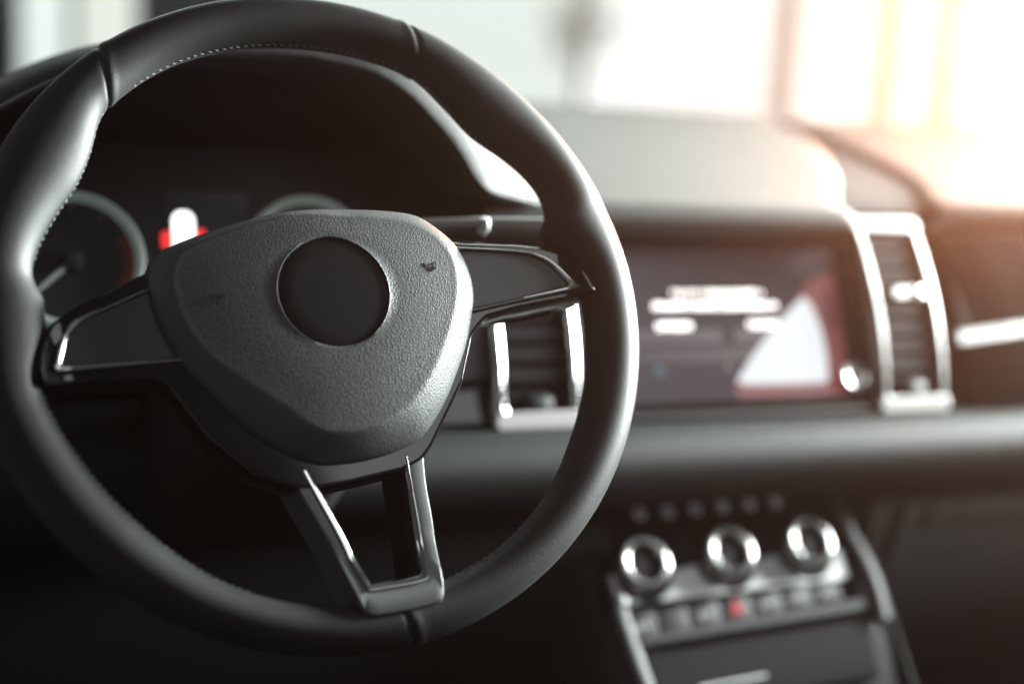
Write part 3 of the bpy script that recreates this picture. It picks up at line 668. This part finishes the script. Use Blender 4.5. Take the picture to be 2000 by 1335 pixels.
for r_, z in ((RL - .0001, .0226), (RL - .0002, .0224), (RL - .0004, .0221), (RL - .0005, .0195)): R.append([(lc.x + r_*cos(2*pi*i/NA), lc.y + r_*sin(2*pi*i/NA), z) for i in range(NA)])
cover = MB().loft(R, True).build('airbag_cover', M['pad'], sw, angle=70)
mb = MB(); mb.lathe([(.0297, .0190), (.0295, .0212), (.0286, .0215), (.02, .0217), (.0001, .0218)], Matrix.Translation((lc.x, lc.y, 0)), 96); mb.build('emblem_disc', M['disc'], cover)
def horn(c, flip):
    """small bugle symbol: flared bell, straight pipe, mouthpiece and a coiled loop"""
    a = SP; mb = MB()
    def T(P): P = [(x*.88, y*.88) for x, y in P]; return [(c[0] + flip*(x*cos(a)) - y*sin(a), c[1] + flip*x*sin(a) + y*cos(a), .0223 - .85*((c[0] + flip*x - lc.x)**2)) for x, y in P]
    for P in ([(-.0040, .0022), (-.0030, .0010), (-.0010, .0006), (.0016, .0010), (.0040, .0026)], [(.0040, .0026), (.0036, -.0002), (.0030, -.0022)], [(.0030, -.0022), (.0016, -.0004), (-.0020, -.0006), (-.0034, -.0002)], [(-.0042, .0026), (-.0036, -.0006)],
              [(-.0014, -.0006), (-.0018, -.0022), (-.0004, -.0032), (.0012, -.0028), (.0014, -.0014)]):
        mb.tube(T(P), .00027, 6)
    mb.build('horn_symbol', M['ink'], cover)
horn(D['horn'], 1); horn(D['horn2'], -1)

# ------------------------------------------------------------------ windscreen, car floor and the bright hall outside
def glass_mat():
    mt = bpy.data.materials.new('windscreen_glass'); mt.use_nodes = True; nt = mt.node_tree; N = nt.nodes; L = nt.links
    N.remove(N['Principled BSDF']); o = N['Material Output']
    t = N.new('ShaderNodeBsdfTransparent'); t.inputs[0].default_value = (.95, .985, .97, 1); g = N.new('ShaderNodeBsdfGlossy'); g.inputs['Roughness'].default_value = .03
    mx = N.new('ShaderNodeMixShader'); mx.inputs[0].default_value = .03; L.new(t.outputs[0], mx.inputs[1]); L.new(g.outputs[0], mx.inputs[2]); L.new(mx.outputs[0], o.inputs['Surface']); return mt
ws = MB(); rings = []
for k in range(13):
    f = k/12; rings.append([Vector((XC + (x - XC)*(1 - .12*f), 1.50 - .80*f - .14*((x - XC)/.8)**2, 1.185 + .55*f)) for x in [XC - .82 + 1.64*j/16 for j in range(17)]])
ws.loft(rings, closed=False); tag(ws.build('windscreen', glass_mat()), 'clear curved windscreen above the dashboard', 'windscreen', None, 'thing')
fl = MB(); fl.box((-.6, -.6, .28), (1.9, 1.5, .32)); tag(fl.build('car_floor', M['carpet'], smooth=False), kind='structure')
bh = MB(); bh.box((-.6, 1.30, .32), (1.9, 1.34, 1.13)); tag(bh.build('firewall', M['carpet'], smooth=False), kind='structure')

gr = MB(); gr.add([(-40, -30, 0), (60, -30, 0), (60, 60, 0), (-40, 60, 0)], [(0, 1, 2, 3)])
tag(gr.build('ground', pm('pale_floor', (.55, .56, .54), .35, vary=(.4, .1)), smooth=False), kind='structure')
def pane(x0, x1, color, k, label, z0=.05, z1=3.4, y=6.2):
    b = MB(); b.box((x0, y, z0), (x1, y + .03, z1)); tag(b.build('window_pane', em('daylight_' + label.split()[0], color, k), smooth=False), label, 'window', 'tall bright windows beyond the windscreen', 'thing')
def pillar(x0, x1, color, label, y=5.95, d=.2, z1=3.4):
    b = MB(); b.box((x0, y, 0.0), (x1, y + d, z1), .01); tag(b.build('pillar', pm('pillar_paint', color, .6, vary=(3, .1))), label, 'pillar', 'pillars between the windows', 'thing')
pane(-1.2, .60, (.93, 1.0, .96), .98, 'cool white window at far left of the windscreen')
pane(.64, 1.20, (.93, .95, .88), .95, 'greenish cream window left of the dark column')
pane(1.24, 2.90, (.90, .97, .92), .92, 'pale green window behind the top of the wheel')
pane(2.94, 3.95, (1.0, 1.0, .985), 1.15, 'broad pure white window above the centre of the dashboard')
pane(3.99, 4.55, (1.0, .99, .94), 1.4, 'narrow ivory window right of the grey pillar')
pane(4.59, 4.90, (1.0, .95, .85), 1.6, 'narrowest warm window between the two tan pillars')
pane(4.94, 7.6, (1.0, .96, .82), 1.4, 'yellow white window at far right')
pillar(-.35, .40, (.05, .085, .065), 'dark green column at the far left')
pillar(.86, 1.42, (.03, .04, .045), 'broad dark column over the left of the steering wheel')
pillar(3.91, 3.97, (.92, .91, .88), 'grey beige pillar over the middle of the dashboard')
pillar(4.51, 4.57, (.94, .92, .93), 'tan pillar left of the narrowest window')
pillar(4.87, 4.94, (.94, .92, .93), 'tan pillar right of the narrowest window')
tr = empty('potted_tree', (2.60, 5.5, 0)); tag(tr, 'small leafy green tree standing before the pale window', 'tree')
mb = MB(); mb.tube([(0, 0, 0), (.01, 0, .6), (0, .01, 1.15), (.01, 0, 1.5)], [.02, .017, .012, .006], 8); mb.build('trunk', pm('bark', (.10, .08, .06), .8), tr)
mb = MB()
for k in range(260):
    c = Vector((random.gauss(0, .085), random.gauss(0, .09), 1.48 + random.gauss(0, .11))); a = Vector((random.gauss(0, 1), random.gauss(0, 1), random.gauss(0, 1))).normalized(); d = a.orthogonal().normalized(); L_ = random.uniform(.02, .035)
    mb.add([c - a*L_, c + d*L_*.4, c + a*L_, c - d*L_*.4], [(0, 1, 2, 3)])
mb.build('crown', pm('leaf_green', (.16, .22, .13), .5, vary=(9, .4)), tr, smooth=False)
if HAZE_DENSITY > 0:  # thin air volume added to spread the flare lamp's warm veil
    hb = MB(); hb.box((-9, -4, -1), (14, 9, 5)); mt = bpy.data.materials.new('flare_haze'); mt.use_nodes = True; nt = mt.node_tree
    nt.nodes.remove(nt.nodes['Principled BSDF']); pv = nt.nodes.new('ShaderNodeVolumePrincipled'); pv.inputs['Density'].default_value = HAZE_DENSITY; pv.inputs['Color'].default_value = (.95, .95, .95, 1); pv.inputs['Anisotropy'].default_value = .88
    nt.links.new(pv.outputs[0], nt.nodes['Material Output'].inputs['Volume']); tag(hb.build('haze', mt, smooth=False), kind='stuff')
